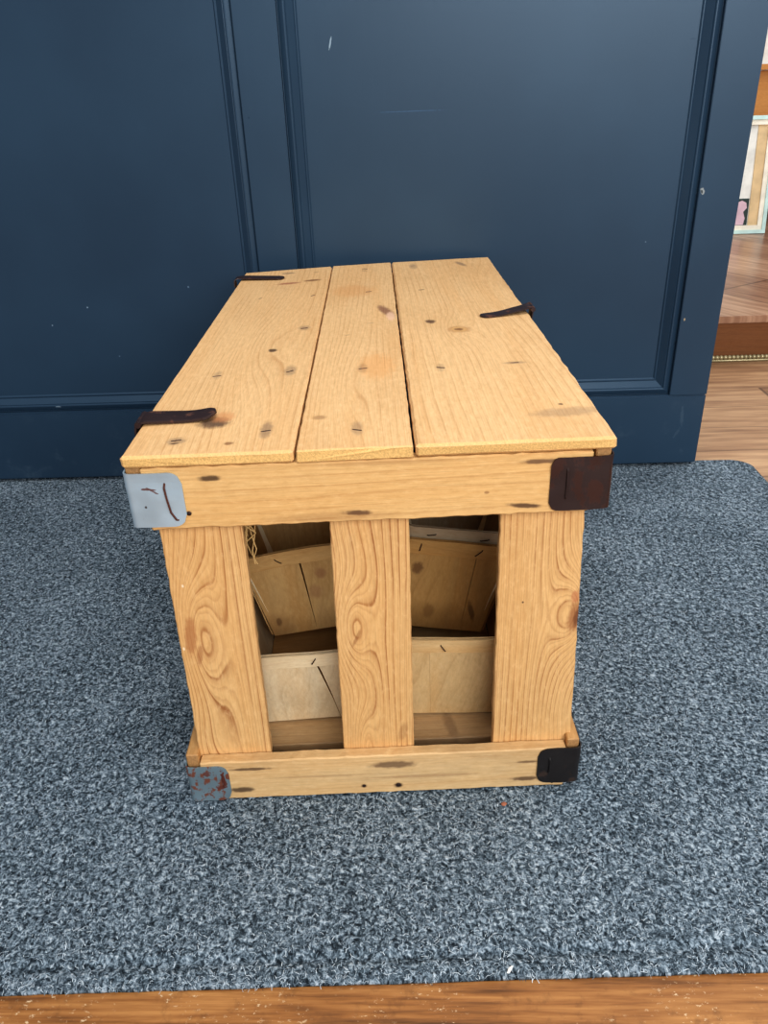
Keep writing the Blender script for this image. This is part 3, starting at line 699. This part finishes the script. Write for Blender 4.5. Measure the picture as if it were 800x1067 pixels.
# cabinet behind the frame, frame leaning on it, white wall above
cab = tag(empty('wooden_cabinet', (1.9, 2.9, SZ)), 'orange-brown wooden cabinet standing on the step behind the picture frame', 'cabinet')
cm = wood('cabinet_wood', 0, 2, srgb(196, 138, 78), srgb(168, 108, 56), 40, 3., .4, 41., (), (), srgb(196, 138, 78), .25)
cd = plain('dark_recess', srgb(84, 76, 74), .6)
obj('apron', box_bm(-.85, .9, -.19, -.17, .335, .545), cm, cab); obj('top', box_bm(-.87, .92, -.21, .26, .546, .565, bev=.002), cm, cab)
obj('back_panel', box_bm(-.84, .89, .235, .25, .0, .545), cd, cab)
for sx in (-.85, .87):
    for sy in (-.168, .2): obj('leg', box_bm(sx, sx+.03, sy, sy+.03, 0, .545), cm, cab)
tag(obj('wall_back', box_bm(.2, 3.0, 3.2, 3.25, -.05, 2.3), WALLW), kind='structure')

pf = tag(empty('picture_frame', (1.403, 2.575, SZ), (math.radians(-9), 0, math.radians(-2))), 'pale painted picture frame leaning against the cabinet beside the door edge', 'picture frame')
teal = plain('pale_teal_edge', srgb(196, 226, 222), .4); cream = plain('cream_frame', srgb(236, 230, 214), .5); beige = plain('beige_reflection', srgb(214, 186, 142), .5)
white = plain('mount_white', srgb(226, 226, 220), .6); dgreen = plain('dark_green_print', srgb(24, 48, 44), .5); pink = plain('pink_print', srgb(206, 176, 188), .5)
FW, FH = .42, .405
def fbar(name, i0, i1, y0, y1, m):      # rectangular ring, i0 outer inset, i1 inner inset
    bm = bmesh.new()
    R_ = [[bm.verts.new((x, y, z)) for (x, z) in ((-FW+i, i), (-i, i), (-i, FH-i), (-FW+i, FH-i))] for (i, y) in ((i0, y0), (i1, y0), (i1, y1), (i0, y1))]
    for i in range(4):
        j = (i+1) % 4
        for k in range(4):
            l = (k+1) % 4; bm.faces.new((R_[i][k], R_[i][l], R_[j][l], R_[j][k]))
    return obj(name, bm, m, pf)
fbar('outer_edge', 0, .013, -.012, .012, teal); fbar('frame_moulding', .0131, .030, -.008, .012, cream)
obj('reflection_strip', box_bm(-.065, -.0302, -.003, .010, .0302, FH-.0302), beige, pf)  # beige reflection in the glass, built as a solid coloured strip
obj('mount', box_bm(-FW+.0302, -.0652, .000, .010, .0302, FH-.0302), white, pf)
obj('print', box_bm(-.16, -.068, -.002, -.0003, .031, .125), dgreen, pf)
bm = bmesh.new()
prof = [(-.125, .032), (-.082, .032), (-.078, .055), (-.086, .078), (-.074, .092), (-.078, .110), (-.094, .118), (-.110, .112), (-.116, .09), (-.122, .07)]
lo = [bm.verts.new((x, -.0034, z)) for x, z in prof]; hi = [bm.verts.new((x, -.0021, z)) for x, z in prof]
bm.faces.new(lo); bm.faces.new(hi)
for i in range(len(prof)): bm.faces.new((lo[i], lo[(i+1) % len(prof)], hi[(i+1) % len(prof)], hi[i]))
obj('printed_shape', bm, pink, pf)

# ------------------------------------------------------------------ light
world = bpy.data.worlds.new('world'); SC.world = world; world.use_nodes = True
bg = world.node_tree.nodes['Background']; bg.inputs[0].default_value = (.86, .93, 1.0, 1); bg.inputs[1].default_value = .38
def area(name, loc, target, size, sizey, power, col):
    l = bpy.data.lights.new(name, 'AREA'); l.shape = 'RECTANGLE'; l.size = size; l.size_y = sizey; l.energy = power; l.color = col
    o = bpy.data.objects.new(name, l); COL.objects.link(o); o.location = loc
    o.rotation_euler = (Vector(target)-Vector(loc)).to_track_quat('-Z', 'Y').to_euler(); return o
area('window_light', (1.1, -2.6, 1.8), (0, .3, .2), 2.6, 1.8, 100, (1., .98, .95))
area('ceiling_light', (.1, .0, 2.6), (0, .3, 0), 1.6, 1.6, 26, (1., .96, .9))
area('far_room_light', (1.9, 2.0, 2.2), (1.3, 2.2, .1), 1.2, 1.2, 26, (1., .98, .95))

# ------------------------------------------------------------------ camera
cam = bpy.data.cameras.new('camera'); co = bpy.data.objects.new('camera', cam); COL.objects.link(co)
pitch, roll, yaw, fpx = .496806, -.040667, -.0370313, 819.826
cy_, sy_ = math.cos(yaw), math.sin(yaw); cp, sp = math.cos(pitch), math.sin(pitch)
fwd = Vector((sy_*cp, cy_*cp, -sp)); right = Vector((cy_, -sy_, 0)); up = right.cross(fwd)
r2 = right*math.cos(roll)+up*math.sin(roll); u2 = -right*math.sin(roll)+up*math.cos(roll)
M = Matrix(((r2.x, u2.x, -fwd.x, .032475), (r2.y, u2.y, -fwd.y, -.589893), (r2.z, u2.z, -fwd.z, .657639), (0, 0, 0, 1)))
co.matrix_world = M; cam.sensor_fit = 'HORIZONTAL'; cam.sensor_width = 36; cam.lens = fpx*36/800; cam.clip_start = .01
SC.camera = co
SC.view_settings.view_transform = 'Standard'; SC.view_settings.look = 'Medium High Contrast'; SC.view_settings.exposure = 0
